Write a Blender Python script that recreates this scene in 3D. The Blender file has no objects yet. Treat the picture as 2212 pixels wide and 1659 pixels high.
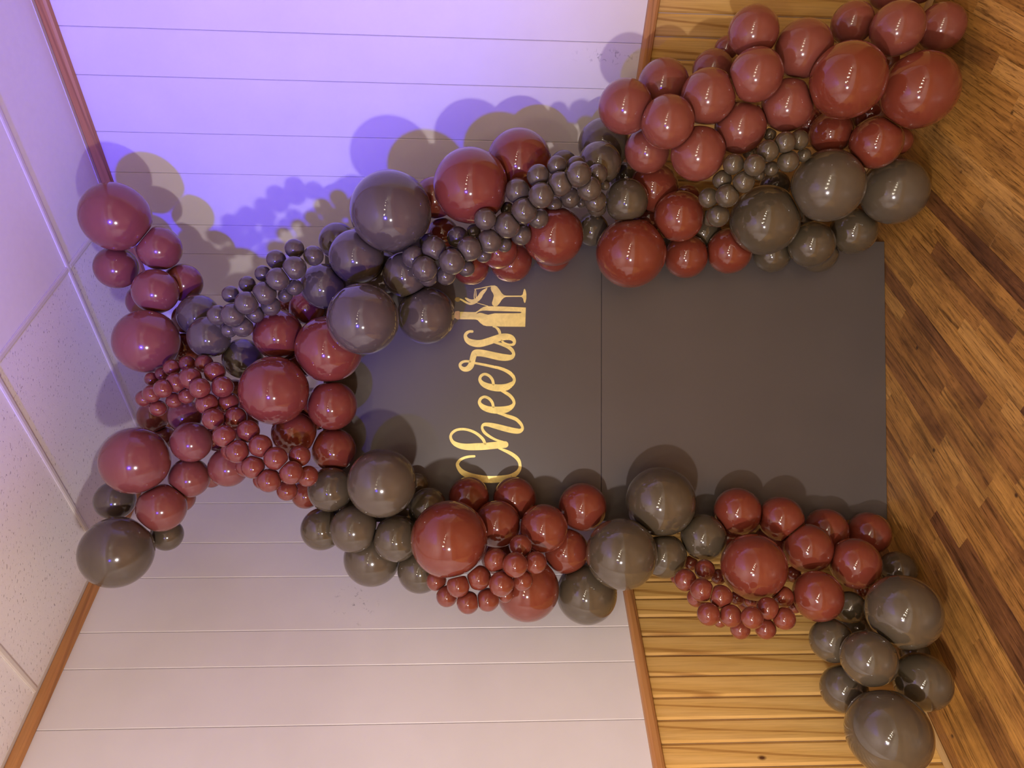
import bpy, bmesh, math, random
import numpy as np
from mathutils import Vector, Matrix
from mathutils.geometry import tessellate_polygon

random.seed(7)
rng = np.random.default_rng(7)
scene = bpy.context.scene
COL = scene.collection

# ------------------------------------------------------------------ camera (a phone held sideways: the picture is turned a quarter turn)
CAM_H, PITCH, ROLL = 1.78, 0.05238, -0.00583
_c, _s, _cr, _sr = math.cos(PITCH), math.sin(PITCH), math.cos(ROLL), math.sin(ROLL)
fwd = Vector((0, _c, -_s))
right = _cr * Vector((1, 0, 0)) + _sr * Vector((0, -_s, -_c))
down = -_sr * Vector((1, 0, 0)) + _cr * Vector((0, -_s, -_c))
cam_data = bpy.data.cameras.new('camera')
cam_data.sensor_width = 36.0
cam_data.lens = 36.0 * 1560.0 / 2212.0
cam_data.clip_start = 0.05
cam = bpy.data.objects.new('camera', cam_data)
COL.objects.link(cam)
m = Matrix((down, right, -fwd)).transposed().to_4x4()
m.translation = Vector((0, 0, CAM_H))
cam.matrix_world = m
scene.camera = cam

# ------------------------------------------------------------------ colour management, world and lamps
vs = scene.view_settings
vs.view_transform = 'Standard'
vs.look = 'None'
vs.exposure = 0.13
vs.gamma = 1.0
vs.use_curve_mapping = False
world = bpy.data.worlds.new('world')
scene.world = world
world.use_nodes = True
world.node_tree.nodes['Background'].inputs[0].default_value = (1.0, 0.92, 0.85, 1)
world.node_tree.nodes['Background'].inputs[1].default_value = 0.05

# room frame: s_r runs along the blue-lit wall, s_l along the cream wall, both from their corner
ANG = 0.8364
CORNER = Vector((-0.038, 4.136, 0))
DR = Vector((math.sin(ANG), -math.cos(ANG), 0))
DL = Vector((-math.cos(ANG), -math.sin(ANG), 0))
ROOM_R, ROOM_L, CEIL = 9.0, 6.6, 3.433


def W(sr, sl, z=0.0):
    return CORNER + DR * sr + DL * sl + Vector((0, 0, z))


def lamp(name, kind, loc, energy, color, radius, aim=None, **kw):
    d = bpy.data.lights.new(name, kind)
    d.energy = energy
    d.color = color
    if kind == 'AREA':
        d.shape = 'RECTANGLE'
        d.size, d.size_y = radius
    else:
        d.shadow_soft_size = radius
    for k, v in kw.items():
        setattr(d, k, v)
    o = bpy.data.objects.new(name, d)
    o.location = loc
    if aim is not None:
        o.rotation_euler = (Vector(aim) - Vector(loc)).to_track_quat('-Z', 'Y').to_euler()
    COL.objects.link(o)
    return o


lamp('white_stage_light', 'POINT', (-1.32, 0.12, 1.80), 140, (1.0, 0.90, 0.89), 0.05)
lamp('blue_stage_light', 'SPOT', (-1.45, -0.65, 2.75), 900, (0.05, 0.03, 1.0), 0.06, aim=W(2.0, 0, 3.05), spot_size=math.radians(56), spot_blend=1.0)
for k in range(3):
    lamp('blue_stage_bulb', 'POINT', (-1.45 - 0.09 * k, -0.65, 2.75 - 0.10 * k), 0.9, (0.08, 0.04, 1.0), 0.03)
for k in range(5):
    lamp('ceiling_downlight', 'SPOT', W(2.9 + 1.35 * k, 4.9, 3.05), 62, (1.0, 0.87, 0.66), 0.07, spot_size=math.radians(176), spot_blend=0.55)
for k in range(4):
    lamp('ceiling_downlight', 'SPOT', W(3.4 + 1.35 * k, 5.7, 3.1), 20, (1.0, 0.87, 0.66), 0.07, spot_size=math.radians(176), spot_blend=0.55)

BALLOONS = [
    (6427, 28897, 31780, 1293, 'R', 1, 0, 'large', 'topmost'),
    (5362, 29678, 30449, 857, 'R', 1, 0, 'tucked-in', 'third from top'),
    (4620, 30051, 32307, 831, 'R', 1, 0, 'tucked-in', 'topmost'),
    (3585, 29291, 30420, 865, 'R', 1, 0, 'medium', ''),
    (4106, 30470, 29808, 763, 'R', 1, 0, 'tucked-in', 'fifth from top'),
    (3363, 30949, 31583, 716, 'R', 1, 0, 'tucked-in', 'second from top'),
    (1580, 28857, 30557, 1216, 'R', 1, 0, 'large', 'lowest'),
    (2669, 29511, 28823, 826, 'G', 0, 0, 'medium', 'topmost'),
    (2638, 30853, 29744, 651, 'R', 1, 0, 'tucked-in', 'lowest'),
    (1753, 28533, 28062, 801, 'G', 0, 0, 'medium', 'lowest'),
    (962, 29501, 27080, 791, 'G', 0, 0, 'tucked-in', ''),
    (5025, 27441, 24552, 343, 'g', 0, 1, 'small', 'sixteenth from top'),
    (4607, 27477, 25231, 348, 'g', 0, 1, 'small', 'twelfth from top'),
    (4761, 27404, 23836, 357, 'g', 0, 1, 'small', 'lowest'),
    (4224, 26892, 24404, 410, 'g', 0, 1, 'small', 'seventeenth from top'),
    (4077, 27502, 25721, 293, 'g', 0, 1, 'small', 'ninth from top'),
    (3792, 26828, 24992, 403, 'g', 0, 1, 'small', 'thirteenth from top'),
    (3598, 27570, 24575, 299, 'g', 0, 1, 'small', 'fifteenth from top'),
    (3674, 27533, 26305, 295, 'g', 0, 1, 'small', 'sixth from top'),
    (3290, 27017, 25522, 414, 'g', 0, 1, 'small', 'tenth from top'),
    (3321, 27776, 24967, 268, 'g', 0, 1, 'small', 'fourteenth from top'),
    (3294, 27566, 26928, 305, 'g', 0, 1, 'small', 'third from top'),
    (2905, 26859, 26116, 408, 'g', 0, 1, 'small', 'seventh from top'),
    (2877, 27599, 25453, 352, 'g', 0, 1, 'small', 'eleventh from top'),
    (2500, 27423, 27353, 359, 'g', 0, 1, 'small', 'topmost'),
    (2487, 27110, 26695, 414, 'g', 0, 1, 'small', 'fourth from top'),
    (2581, 27630, 26046, 327, 'g', 0, 1, 'small', 'eighth from top'),
    (1983, 27849, 27070, 279, 'g', 0, 1, 'small', 'second from top'),
    (2089, 27548, 26472, 373, 'g', 0, 1, 'small', 'fifth from top'),
    (3791, 28673, 23730, 872, 'G', 0, 2, 'medium', 'topmost'),
    (5736, 29564, 23347, 744, 'G', 0, 2, 'tucked-in', 'topmost'),
    (4886, 28232, 22368, 1045, 'G', 0, 2, 'medium', 'second from top'),
    (6435, 27216, 20947, 1500, 'G', 0, 2, 'large', 'lowest'),
    (4239, 28313, 20510, 871, 'G', 0, 2, 'medium', 'third from top'),
    (2707, 28840, 19716, 1134, 'G', 0, 2, 'medium', 'lowest'),
    (2335, 26601, 21864, 1294, 'G', 0, 2, 'large', 'topmost'),
    (3075, 29676, 24561, 719, 'R', 0, 2, 'tucked-in', 'lowest'),
    (1855, 28466, 25409, 945, 'R', 0, 2, 'medium', 'topmost'),
    (1294, 28110, 23394, 1271, 'R', 0, 2, 'large', 'lowest'),
    (-294, 27479, 25282, 1271, 'R', 0, 2, 'large', 'topmost'),
    (-875, 28307, 23291, 944, 'R', 0, 2, 'medium', 'lowest'),
    (3284, 30524, 25581, 369, 'R', 0, 2, 'tucked-in', 'topmost'),
    (-1969, 28555, 24799, 850, 'R', 0, 3, 'tucked-in', 'eighth from top'),
    (-2644, 28919, 23336, 859, 'R', 0, 3, 'medium', ''),
    (-2330, 28765, 28794, 776, 'R', 1, 3, 'medium', 'second from top'),
    (-1428, 30534, 31019, 631, 'R', 1, 3, 'tucked-in', 'topmost'),
    (-1366, 29903, 29489, 664, 'R', 1, 3, 'tucked-in', 'third from top'),
    (-2314, 30847, 30696, 455, 'R', 1, 3, 'tucked-in', 'second from top'),
    (-2205, 30058, 28242, 607, 'R', 0, 3, 'tucked-in', 'fifth from top'),
    (-3795, 29331, 29078, 780, 'R', 1, 3, 'medium', 'topmost'),
    (-3365, 29250, 27530, 773, 'R', 1, 3, 'medium', 'lowest'),
    (-3961, 30743, 28710, 432, 'R', 1, 3, 'tucked-in', 'fourth from top'),
    (-4488, 29451, 24536, 573, 'R', 0, 3, 'tucked-in', 'ninth from top'),
    (-3016, 28315, 30715, 1255, 'R', 1, 4, 'large', ''),
    (-4879, 28712, 29888, 913, 'R', 1, 4, 'medium', ''),
    (-4744, 30191, 29739, 562, 'R', 1, 4, 'tucked-in', ''),
    (-4710, 29486, 32035, 763, 'G', 1, 4, 'medium', ''),
    (-6429, 27987, 31233, 1303, 'G', 1, 4, 'large', ''),
    (-6159, 29793, 30123, 624, 'G', 1, 4, 'tucked-in', ''),
    (107, 28520, 30218, 248, 'r', 0, 5, 'small', 'second from top'),
    (303, 28478, 29813, 242, 'r', 0, 5, 'small', 'fourth from top'),
    (543, 28243, 29336, 309, 'r', 0, 5, 'small', 'seventh from top'),
    (701, 28212, 28751, 295, 'r', 0, 5, 'small', 'tenth from top'),
    (702, 28066, 28071, 328, 'r', 0, 5, 'small', 'thirteenth from top'),
    (379, 27596, 27508, 372, 'r', 0, 5, 'small', 'sixteenth from top'),
    (-16, 27783, 29001, 354, 'r', 0, 5, 'small', 'ninth from top'),
    (147, 27273, 28267, 379, 'r', 0, 5, 'small', 'twelfth from top'),
    (-247, 27474, 29341, 327, 'r', 0, 5, 'small', 'sixth from top'),
    (-452, 27832, 29911, 320, 'r', 0, 5, 'small', 'third from top'),
    (-629, 28185, 30343, 300, 'r', 0, 5, 'small', 'topmost'),
    (-997, 28157, 29811, 300, 'r', 0, 5, 'small', 'fifth from top'),
    (-700, 28069, 29180, 285, 'r', 0, 5, 'small', 'eighth from top'),
    (-511, 27988, 28683, 296, 'r', 0, 5, 'small', 'eleventh from top'),
    (-219, 26931, 27800, 359, 'r', 0, 5, 'small', 'fourteenth from top'),
    (-171, 27332, 27128, 388, 'r', 0, 5, 'small', 'eighteenth from top'),
    (-787, 27207, 27647, 383, 'r', 0, 5, 'small', 'fifteenth from top'),
    (-759, 27656, 27019, 382, 'r', 0, 5, 'small', 'nineteenth from top'),
    (-1339, 26933, 27315, 375, 'r', 0, 5, 'small', 'seventeenth from top'),
    (-1322, 27380, 26664, 401, 'r', 0, 5, 'small', 'twenty-second from top'),
    (-1930, 26455, 26754, 381, 'r', 0, 5, 'small', 'twenty-first from top'),
    (-1785, 26858, 26042, 397, 'r', 0, 5, 'small', 'twenty-fifth from top'),
    (-2479, 26430, 26281, 401, 'r', 0, 5, 'small', 'twenty-fourth from top'),
    (-2559, 27563, 26870, 356, 'r', 0, 5, 'small', 'twentieth from top'),
    (-2290, 26457, 25471, 399, 'r', 0, 5, 'small', 'twenty-eighth from top'),
    (-3037, 26401, 25717, 398, 'r', 0, 5, 'small', 'twenty-sixth from top'),
    (-3157, 27535, 26334, 353, 'r', 0, 5, 'small', 'twenty-third from top'),
    (-2714, 26288, 24884, 403, 'r', 0, 5, 'small', 'thirtieth from top'),
    (-2682, 26871, 24184, 380, 'r', 0, 5, 'small', 'thirty-third from top'),
    (-3515, 26371, 25143, 411, 'r', 0, 5, 'small', 'twenty-ninth from top'),
    (-3650, 27501, 25689, 333, 'r', 0, 5, 'small', 'twenty-seventh from top'),
    (-3230, 26329, 24344, 405, 'r', 0, 5, 'small', 'thirty-second from top'),
    (-4012, 27285, 24731, 366, 'r', 0, 5, 'small', 'thirty-first from top'),
    (-3437, 26967, 23904, 371, 'r', 0, 5, 'small', 'lowest'),
    (-3738, 27267, 21231, 1270, 'G', 1, 6, 'large', ''),
    (-4106, 28203, 23319, 854, 'G', 0, 6, 'medium', 'second from top'),
    (-5787, 28983, 23783, 829, 'G', 0, 6, 'medium', 'topmost'),
    (-5604, 28040, 22391, 893, 'G', 1, 6, 'medium', ''),
    (-5974, 28014, 20756, 884, 'G', 0, 6, 'medium', 'lowest'),
    (-4810, 28577, 19576, 702, 'G', 0, 6, 'tucked-in', 'lowest'),
    (-6990, 29168, 21828, 1120, 'G', 1, 6, 'tucked-in', 'second from top'),
    (-7389, 28711, 19881, 891, 'G', 0, 6, 'tucked-in', 'fifth from top'),
    (-4132, 29567, 20100, 469, 'G', 0, 6, 'tucked-in', 'fourth from top'),
    (-5780, 26900, 18689, 1415, 'R', 0, 6, 'large', 'topmost'),
    (-4591, 29206, 17984, 815, 'R', 0, 6, 'tucked-in', 'topmost'),
    (-4663, 29315, 16135, 870, 'R', 0, 6, 'tucked-in', 'third from top'),
    (-5486, 28257, 16863, 910, 'R', 0, 6, 'medium', 'topmost'),
    (-5581, 27880, 15079, 921, 'R', 0, 6, 'medium', 'second from top'),
    (-4964, 29049, 13388, 962, 'R', 0, 6, 'medium', 'lowest'),
    (-6669, 28767, 14093, 896, 'R', 0, 6, 'medium', 'third from top'),
    (-8028, 28204, 15675, 1234, 'R', 0, 6, 'large', 'lowest'),
    (-6512, 27512, 12104, 1348, 'G', 0, 6, 'large', 'lowest'),
    (-8414, 28862, 13233, 1205, 'G', 0, 6, 'large', 'topmost'),
    (-4664, 28498, 10333, 1376, 'G', 0, 7, 'large', ''),
    (-6791, 28327, 10204, 867, 'G', 0, 7, 'medium', 'topmost'),
    (-6092, 28473, 8601, 907, 'G', 0, 7, 'medium', 'lowest'),
    (-6008, 26728, 16052, 402, 'r', 0, 8, 'small', 'eleventh from top'),
    (-6432, 26335, 16983, 413, 'r', 0, 8, 'small', 'seventh from top'),
    (-6461, 25754, 16301, 430, 'r', 0, 8, 'small', 'tenth from top'),
    (-6522, 26305, 15520, 387, 'r', 0, 8, 'small', 'lowest'),
    (-7418, 27280, 19175, 365, 'r', 0, 8, 'small', 'topmost'),
    (-7361, 26392, 18332, 404, 'r', 0, 8, 'small', 'third from top'),
    (-7117, 26534, 17587, 430, 'r', 0, 8, 'small', 'fifth from top'),
    (-7177, 25891, 16785, 427, 'r', 0, 8, 'small', 'eighth from top'),
    (-7201, 26420, 15991, 368, 'r', 0, 8, 'small', 'twelfth from top'),
    (-7931, 27020, 18767, 380, 'r', 0, 8, 'small', 'second from top'),
    (-8030, 26548, 17977, 396, 'r', 0, 8, 'small', 'fourth from top'),
    (-7955, 26613, 17253, 407, 'r', 0, 8, 'small', 'sixth from top'),
    (-7816, 26781, 16585, 283, 'r', 0, 8, 'small', 'ninth from top'),
    (-5105, 28719, 7113, 937, 'R', 0, 7, 'medium', 'topmost'),
    (-5361, 28424, 5458, 888, 'R', 0, 7, 'medium', 'second from top'),
    (-5960, 29111, 3239, 877, 'R', 0, 7, 'tucked-in', 'fourth from top'),
    (-6102, 29128, 1410, 856, 'R', 0, 7, 'tucked-in', 'lowest'),
    (-6842, 26673, 7246, 1214, 'R', 0, 7, 'large', ''),
    (-6401, 27760, 4650, 952, 'R', 0, 7, 'medium', 'fourth from top'),
    (-6883, 27283, 2992, 955, 'R', 0, 7, 'medium', 'lowest'),
    (-7824, 26223, 4994, 913, 'R', 0, 7, 'medium', 'third from top'),
    (-7336, 28037, 833, 710, 'G', 0, 7, 'tucked-in', ''),
    (-8111, 25189, 2333, 1280, 'G', 0, 9, 'large', 'lowest'),
    (-8652, 27486, 3081, 606, 'G', 0, 9, 'tucked-in', 'topmost'),
    (-8261, 28544, 2065, 292, 'R', 0, 9, 'tucked-in', ''),
    (-9491, 26273, 4435, 788, 'G', 0, 9, 'medium', 'topmost'),
    (-9584, 24699, 3892, 938, 'G', 0, 9, 'medium', 'third from top'),
    (-10628, 25179, 1626, 984, 'G', 0, 9, 'medium', 'lowest'),
    (-11185, 25993, 4096, 837, 'G', 0, 9, 'medium', 'second from top'),
    (-11703, 23672, 3771, 1364, 'G', 0, 9, 'large', 'topmost'),
    (-10365, 27158, 669, 543, 'G', 0, 9, 'tucked-in', 'lowest'),
    (-7125, 28497, 9097, 275, 'r', 0, 10, 'small', 'sixth from top'),
    (-7109, 27373, 8890, 376, 'r', 0, 10, 'small', 'seventh from top'),
    (-7411, 27069, 9743, 405, 'r', 0, 10, 'small', 'topmost'),
    (-7683, 28385, 9692, 238, 'r', 0, 10, 'small', 'second from top'),
    (-7459, 27650, 8267, 287, 'r', 0, 10, 'small', 'eleventh from top'),
    (-7536, 26140, 9395, 410, 'r', 0, 10, 'small', 'fourth from top'),
    (-7968, 26681, 9424, 341, 'r', 0, 10, 'small', 'third from top'),
    (-7713, 25891, 8776, 407, 'r', 0, 10, 'small', 'eighth from top'),
    (-8073, 26935, 7786, 256, 'r', 0, 10, 'small', 'fourteenth from top'),
    (-8169, 26905, 7282, 232, 'r', 0, 10, 'small', 'fifteenth from top'),
    (-8029, 25486, 7195, 376, 'r', 0, 10, 'small', 'sixteenth from top'),
    (-7860, 26310, 6268, 371, 'r', 0, 10, 'small', 'nineteenth from top'),
    (-8223, 25529, 9343, 392, 'r', 0, 10, 'small', 'fifth from top'),
    (-8707, 26238, 8683, 231, 'r', 0, 10, 'small', 'ninth from top'),
    (-8271, 25468, 8557, 383, 'r', 0, 10, 'small', 'tenth from top'),
    (-8150, 24866, 8009, 368, 'r', 0, 10, 'small', 'thirteenth from top'),
    (-8844, 25721, 8110, 342, 'r', 0, 10, 'small', 'twelfth from top'),
    (-8823, 25679, 7194, 360, 'r', 0, 10, 'small', 'seventeenth from top'),
    (-8352, 25333, 6650, 377, 'r', 0, 10, 'small', 'eighteenth from top'),
    (-7608, 28430, 4941, 305, 'r', 0, 10, 'small', 'lowest'),
    (-8362, 26796, 5615, 261, 'r', 0, 10, 'small', 'twentieth from top'),
    (14543, 25770, 2705, 652, 'R', 1, 11, 'tucked-in', 'fourth from top'),
    (14627, 25707, 1502, 511, 'R', 1, 11, 'tucked-in', 'seventh from top'),
    (13061, 25314, 4282, 732, 'R', 1, 11, 'medium', 'sixth from top'),
    (12363, 24227, 3268, 885, 'R', 1, 11, 'medium', 'seventh from top'),
    (12967, 25192, 1058, 810, 'R', 1, 11, 'medium', 'lowest'),
    (12409, 24849, 8094, 860, 'R', 1, 11, 'medium', 'third from top'),
    (11888, 24917, 6273, 986, 'R', 1, 11, 'medium', 'fifth from top'),
    (10441, 24031, 5117, 1243, 'R', 0, 11, 'large', 'topmost'),
    (10326, 24398, 2361, 1269, 'R', 0, 11, 'large', 'lowest'),
    (10750, 24507, 8125, 897, 'R', 1, 11, 'medium', 'second from top'),
    (12790, 26940, 8309, 446, 'R', 1, 11, 'tucked-in', 'second from top'),
    (11834, 26695, 8914, 752, 'R', 1, 11, 'tucked-in', 'topmost'),
    (10057, 25363, 6628, 913, 'R', 1, 11, 'medium', 'fourth from top'),
    (9379, 25804, 8181, 919, 'R', 1, 11, 'medium', 'topmost'),
    (9585, 26688, 4364, 787, 'R', 0, 11, 'medium', 'topmost'),
    (8895, 25647, 3189, 916, 'R', 0, 11, 'medium', 'lowest'),
    (9515, 27184, 1395, 510, 'R', 0, 11, 'tucked-in', 'lowest'),
    (7464, 26278, 4666, 1309, 'G', 1, 11, 'large', 'topmost'),
    (7556, 27197, 1571, 1230, 'G', 1, 11, 'large', 'lowest'),
    (10018, 25773, 12421, 959, 'R', 1, 12, 'medium', 'topmost'),
    (11123, 26428, 10865, 926, 'R', 1, 12, 'medium', 'fourth from top'),
    (9226, 25020, 11075, 914, 'R', 1, 12, 'medium', 'third from top'),
    (10231, 25200, 9572, 955, 'R', 1, 12, 'medium', 'lowest'),
    (8880, 27051, 11305, 844, 'R', 1, 12, 'medium', 'second from top'),
    (8369, 25719, 9762, 963, 'R', 1, 12, 'medium', 'fifth from top'),
    (7942, 28770, 10627, 976, 'R', 0, 12, 'medium', 'topmost'),
    (6593, 27852, 9836, 968, 'R', 0, 12, 'medium', 'second from top'),
    (7672, 29126, 9139, 509, 'R', 0, 12, 'tucked-in', 'lowest'),
    (5254, 28462, 11603, 1379, 'R', 0, 12, 'large', ''),
    (5304, 29327, 9116, 888, 'R', 0, 12, 'medium', 'third from top'),
    (5496, 29022, 7413, 914, 'R', 0, 12, 'medium', 'lowest'),
    (6440, 27580, 6532, 1321, 'G', 0, 12, 'large', ''),
    (9638, 28768, 12658, 1023, 'G', 0, 12, 'tucked-in', 'second from top'),
    (8494, 27509, 13045, 815, 'G', 0, 12, 'tucked-in', 'topmost'),
    (7192, 27936, 11899, 840, 'G', 0, 12, 'medium', 'topmost'),
    (6404, 29655, 12977, 676, 'G', 0, 13, 'tucked-in', 'lowest'),
    (5506, 29542, 5407, 766, 'G', 0, 12, 'medium', 'second from top'),
    (5679, 28361, 4292, 905, 'G', 0, 12, 'medium', 'third from top'),
    (5586, 29662, 3367, 805, 'G', 0, 12, 'medium', 'fourth from top'),
    (6341, 28853, 2300, 922, 'G', 0, 12, 'medium', 'lowest'),
    (8113, 28832, 5606, 610, 'G', 0, 12, 'tucked-in', 'fifth from top'),
    (7436, 27190, 17970, 1394, 'R', 0, 13, 'large', 'topmost'),
    (8699, 28185, 16094, 1248, 'R', 0, 13, 'large', 'lowest'),
    (7450, 29057, 19415, 826, 'R', 0, 13, 'tucked-in', 'topmost'),
    (6117, 29516, 19101, 631, 'R', 0, 13, 'tucked-in', 'second from top'),
    (5836, 28191, 14736, 1175, 'R', 0, 13, 'medium', 'lowest'),
    (5402, 29706, 14582, 758, 'R', 0, 13, 'tucked-in', 'lowest'),
    (5046, 29590, 16326, 864, 'R', 0, 13, 'tucked-in', 'fourth from top'),
    (5279, 28395, 16868, 747, 'R', 0, 13, 'medium', 'topmost'),
    (4782, 29540, 17970, 743, 'R', 0, 13, 'tucked-in', 'third from top'),
    (8805, 28761, 14287, 555, 'G', 0, 13, 'tucked-in', 'topmost'),
    (4758, 27362, 20099, 425, 'g', 0, 14, 'small', 'topmost'),
    (5442, 28062, 19591, 350, 'g', 0, 14, 'small', 'third from top'),
    (5030, 27057, 19325, 435, 'g', 0, 14, 'small', 'fifth from top'),
    (4251, 26899, 19660, 458, 'g', 0, 14, 'small', 'second from top'),
    (4072, 27661, 19582, 361, 'g', 0, 14, 'small', 'fourth from top'),
    (4493, 26698, 18648, 463, 'g', 0, 14, 'small', 'seventh from top'),
    (4157, 27753, 18913, 372, 'g', 0, 14, 'small', 'sixth from top'),
    (4453, 27913, 18130, 317, 'g', 0, 14, 'small', 'ninth from top'),
    (5625, 27795, 18462, 399, 'g', 0, 14, 'small', 'eighth from top'),
    (5005, 26835, 18005, 443, 'g', 0, 14, 'small', 'tenth from top'),
    (4951, 27714, 17472, 296, 'g', 0, 14, 'small', 'twelfth from top'),
    (5894, 27923, 17843, 259, 'g', 0, 14, 'small', 'eleventh from top'),
    (5337, 26994, 17249, 439, 'g', 0, 14, 'small', 'fourteenth from top'),
    (5302, 27522, 16682, 272, 'g', 0, 14, 'small', 'fifteenth from top'),
    (6037, 26475, 17434, 388, 'g', 0, 14, 'small', 'thirteenth from top'),
    (5895, 26811, 16617, 468, 'g', 0, 14, 'small', 'sixteenth from top'),
    (5708, 27557, 16039, 392, 'g', 0, 14, 'small', 'nineteenth from top'),
    (6771, 27902, 16568, 258, 'g', 0, 14, 'small', 'seventeenth from top'),
    (6381, 26534, 16003, 460, 'g', 0, 14, 'small', 'twentieth from top'),
    (6241, 27108, 15417, 376, 'g', 0, 14, 'small', 'twenty-second from top'),
    (7160, 26716, 16242, 444, 'g', 0, 14, 'small', 'eighteenth from top'),
    (6844, 26083, 15412, 447, 'g', 0, 14, 'small', 'twenty-third from top'),
    (6864, 27496, 14808, 309, 'g', 0, 14, 'small', 'twenty-fifth from top'),
    (7629, 26335, 15508, 400, 'g', 0, 14, 'small', 'twenty-first from top'),
    (7277, 26085, 14728, 431, 'g', 0, 14, 'small', 'twenty-sixth from top'),
    (7149, 27496, 14178, 382, 'g', 0, 14, 'small', 'twenty-seventh from top'),
    (7996, 26286, 14838, 343, 'g', 0, 14, 'small', 'twenty-fourth from top'),
    (7538, 25744, 14096, 436, 'g', 0, 14, 'small', 'twenty-eighth from top'),
    (8104, 26589, 14075, 334, 'g', 0, 14, 'small', 'twenty-ninth from top'),
    (7782, 26496, 13292, 358, 'g', 0, 14, 'small', 'thirty-second from top'),
    (7143, 26184, 13642, 426, 'g', 0, 14, 'small', 'thirtieth from top'),
    (7554, 27193, 12883, 171, 'g', 0, 14, 'small', 'lowest'),
    (6934, 27126, 13256, 403, 'g', 0, 14, 'small', 'thirty-third from top'),
    (6952, 28074, 13041, 367, 'g', 0, 14, 'small', 'thirty-fourth from top'),
    (7136, 28228, 13638, 174, 'g', 0, 14, 'small', 'thirty-first from top'),
    (8248, 24876, 7530, 360, 'g', 0, 15, 'small', 'tenth from top'),
    (8508, 24744, 6985, 353, 'g', 0, 15, 'small', 'fourteenth from top'),
    (8771, 25227, 6271, 333, 'g', 0, 15, 'small', 'sixteenth from top'),
    (7928, 24986, 6762, 357, 'g', 0, 15, 'small', 'fifteenth from top'),
    (8474, 25937, 5745, 243, 'g', 0, 15, 'small', 'lowest'),
    (7843, 25190, 8652, 350, 'g', 0, 15, 'small', 'sixth from top'),
    (7655, 24646, 8107, 354, 'g', 0, 15, 'small', 'eighth from top'),
    (7909, 25805, 7021, 259, 'g', 0, 15, 'small', 'thirteenth from top'),
    (7479, 25843, 8831, 334, 'g', 0, 15, 'small', 'second from top'),
    (7245, 25225, 8263, 368, 'g', 0, 15, 'small', 'seventh from top'),
    (7895, 26590, 7149, 189, 'g', 0, 15, 'small', 'eleventh from top'),
    (6951, 26388, 9154, 356, 'g', 0, 15, 'small', 'topmost'),
    (6845, 25628, 8717, 402, 'g', 0, 15, 'small', 'fourth from top'),
    (6301, 26449, 8769, 394, 'g', 0, 15, 'small', 'third from top'),
    (6499, 27612, 8679, 324, 'g', 0, 15, 'small', 'fifth from top'),
    (9138, 25750, 7108, 216, 'g', 0, 15, 'small', 'twelfth from top'),
    (8688, 26334, 7609, 270, 'g', 0, 15, 'small', 'ninth from top'),
    (-7152, 29687, 16793, 676, 'R', 0, 6, 'tucked-in', 'second from top'),
    (-5500, 29385, 20464, 776, 'G', 0, 6, 'tucked-in', 'third from top'),
    (-5169, 29350, 22500, 695, 'G', 0, 6, 'tucked-in', 'topmost'),
    (-6332, 29377, 15391, 597, 'R', 0, 6, 'tucked-in', 'lowest'),
    (1357, 30747, 29826, 699, 'R', 0, 0, 'tucked-in', 'fourth from top'),
    (-641, 29944, 27565, 764, 'R', 0, 3, 'tucked-in', 'sixth from top'),
    (-1722, 30761, 27541, 711, 'R', 0, 3, 'tucked-in', 'seventh from top'),
    (-1177, 29511, 24305, 770, 'R', 0, 3, 'tucked-in', 'lowest'),
    (1060, 29503, 24776, 840, 'R', 0, 2, 'tucked-in', 'second from top'),
    (4507, 29549, 21564, 890, 'G', 0, 2, 'tucked-in', 'lowest'),
    (6995, 29708, 10613, 641, 'R', 0, 12, 'tucked-in', 'topmost'),
    (6433, 29777, 8241, 717, 'G', 0, 12, 'tucked-in', 'fourth from top'),
    (8576, 29715, 11555, 638, 'G', 0, 12, 'tucked-in', 'third from top'),
    (10367, 27666, 4743, 612, 'R', 0, 11, 'tucked-in', 'third from top'),
    (10652, 27445, 2406, 700, 'R', 0, 11, 'tucked-in', 'fifth from top'),
    (12435, 26777, 2339, 610, 'R', 0, 11, 'tucked-in', 'sixth from top'),
    (6840, 29568, 4474, 777, 'G', 0, 12, 'tucked-in', 'lowest'),
    (-6394, 29461, 7291, 670, 'R', 0, 7, 'tucked-in', 'topmost'),
    (-6524, 29394, 5397, 738, 'R', 0, 7, 'tucked-in', 'third from top'),
    (-8607, 28425, 6664, 568, 'R', 0, 7, 'tucked-in', 'second from top'),
    (-9653, 27970, 2556, 616, 'G', 0, 9, 'tucked-in', 'second from top'),
]
REGIONS = [
 "under the ceiling beside the blue-lit wall",
 "in the chain between ceiling and gold bottle",
 "between the ceiling and the gold bottle",
 "in the bunch above the backdrop top",
 "under the ceiling beside the cream wall",
 "in the cascade above the backdrop top",
 "bunched between backdrop and cream wall",
 "at the backdrop edge facing cream wall",
 "clustered below the gold letter C",
 "near the floor before the cream-wall wainscot",
 "clustered on the cream-wall wainscot",
 "at the floor end beside blue-lit wall",
 "at the backdrop edge facing blue-lit wall",
 "around the gold wineglass decal",
 "in the string winding past the wineglass",
 "in the string along the lower backdrop edge"
]
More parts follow.
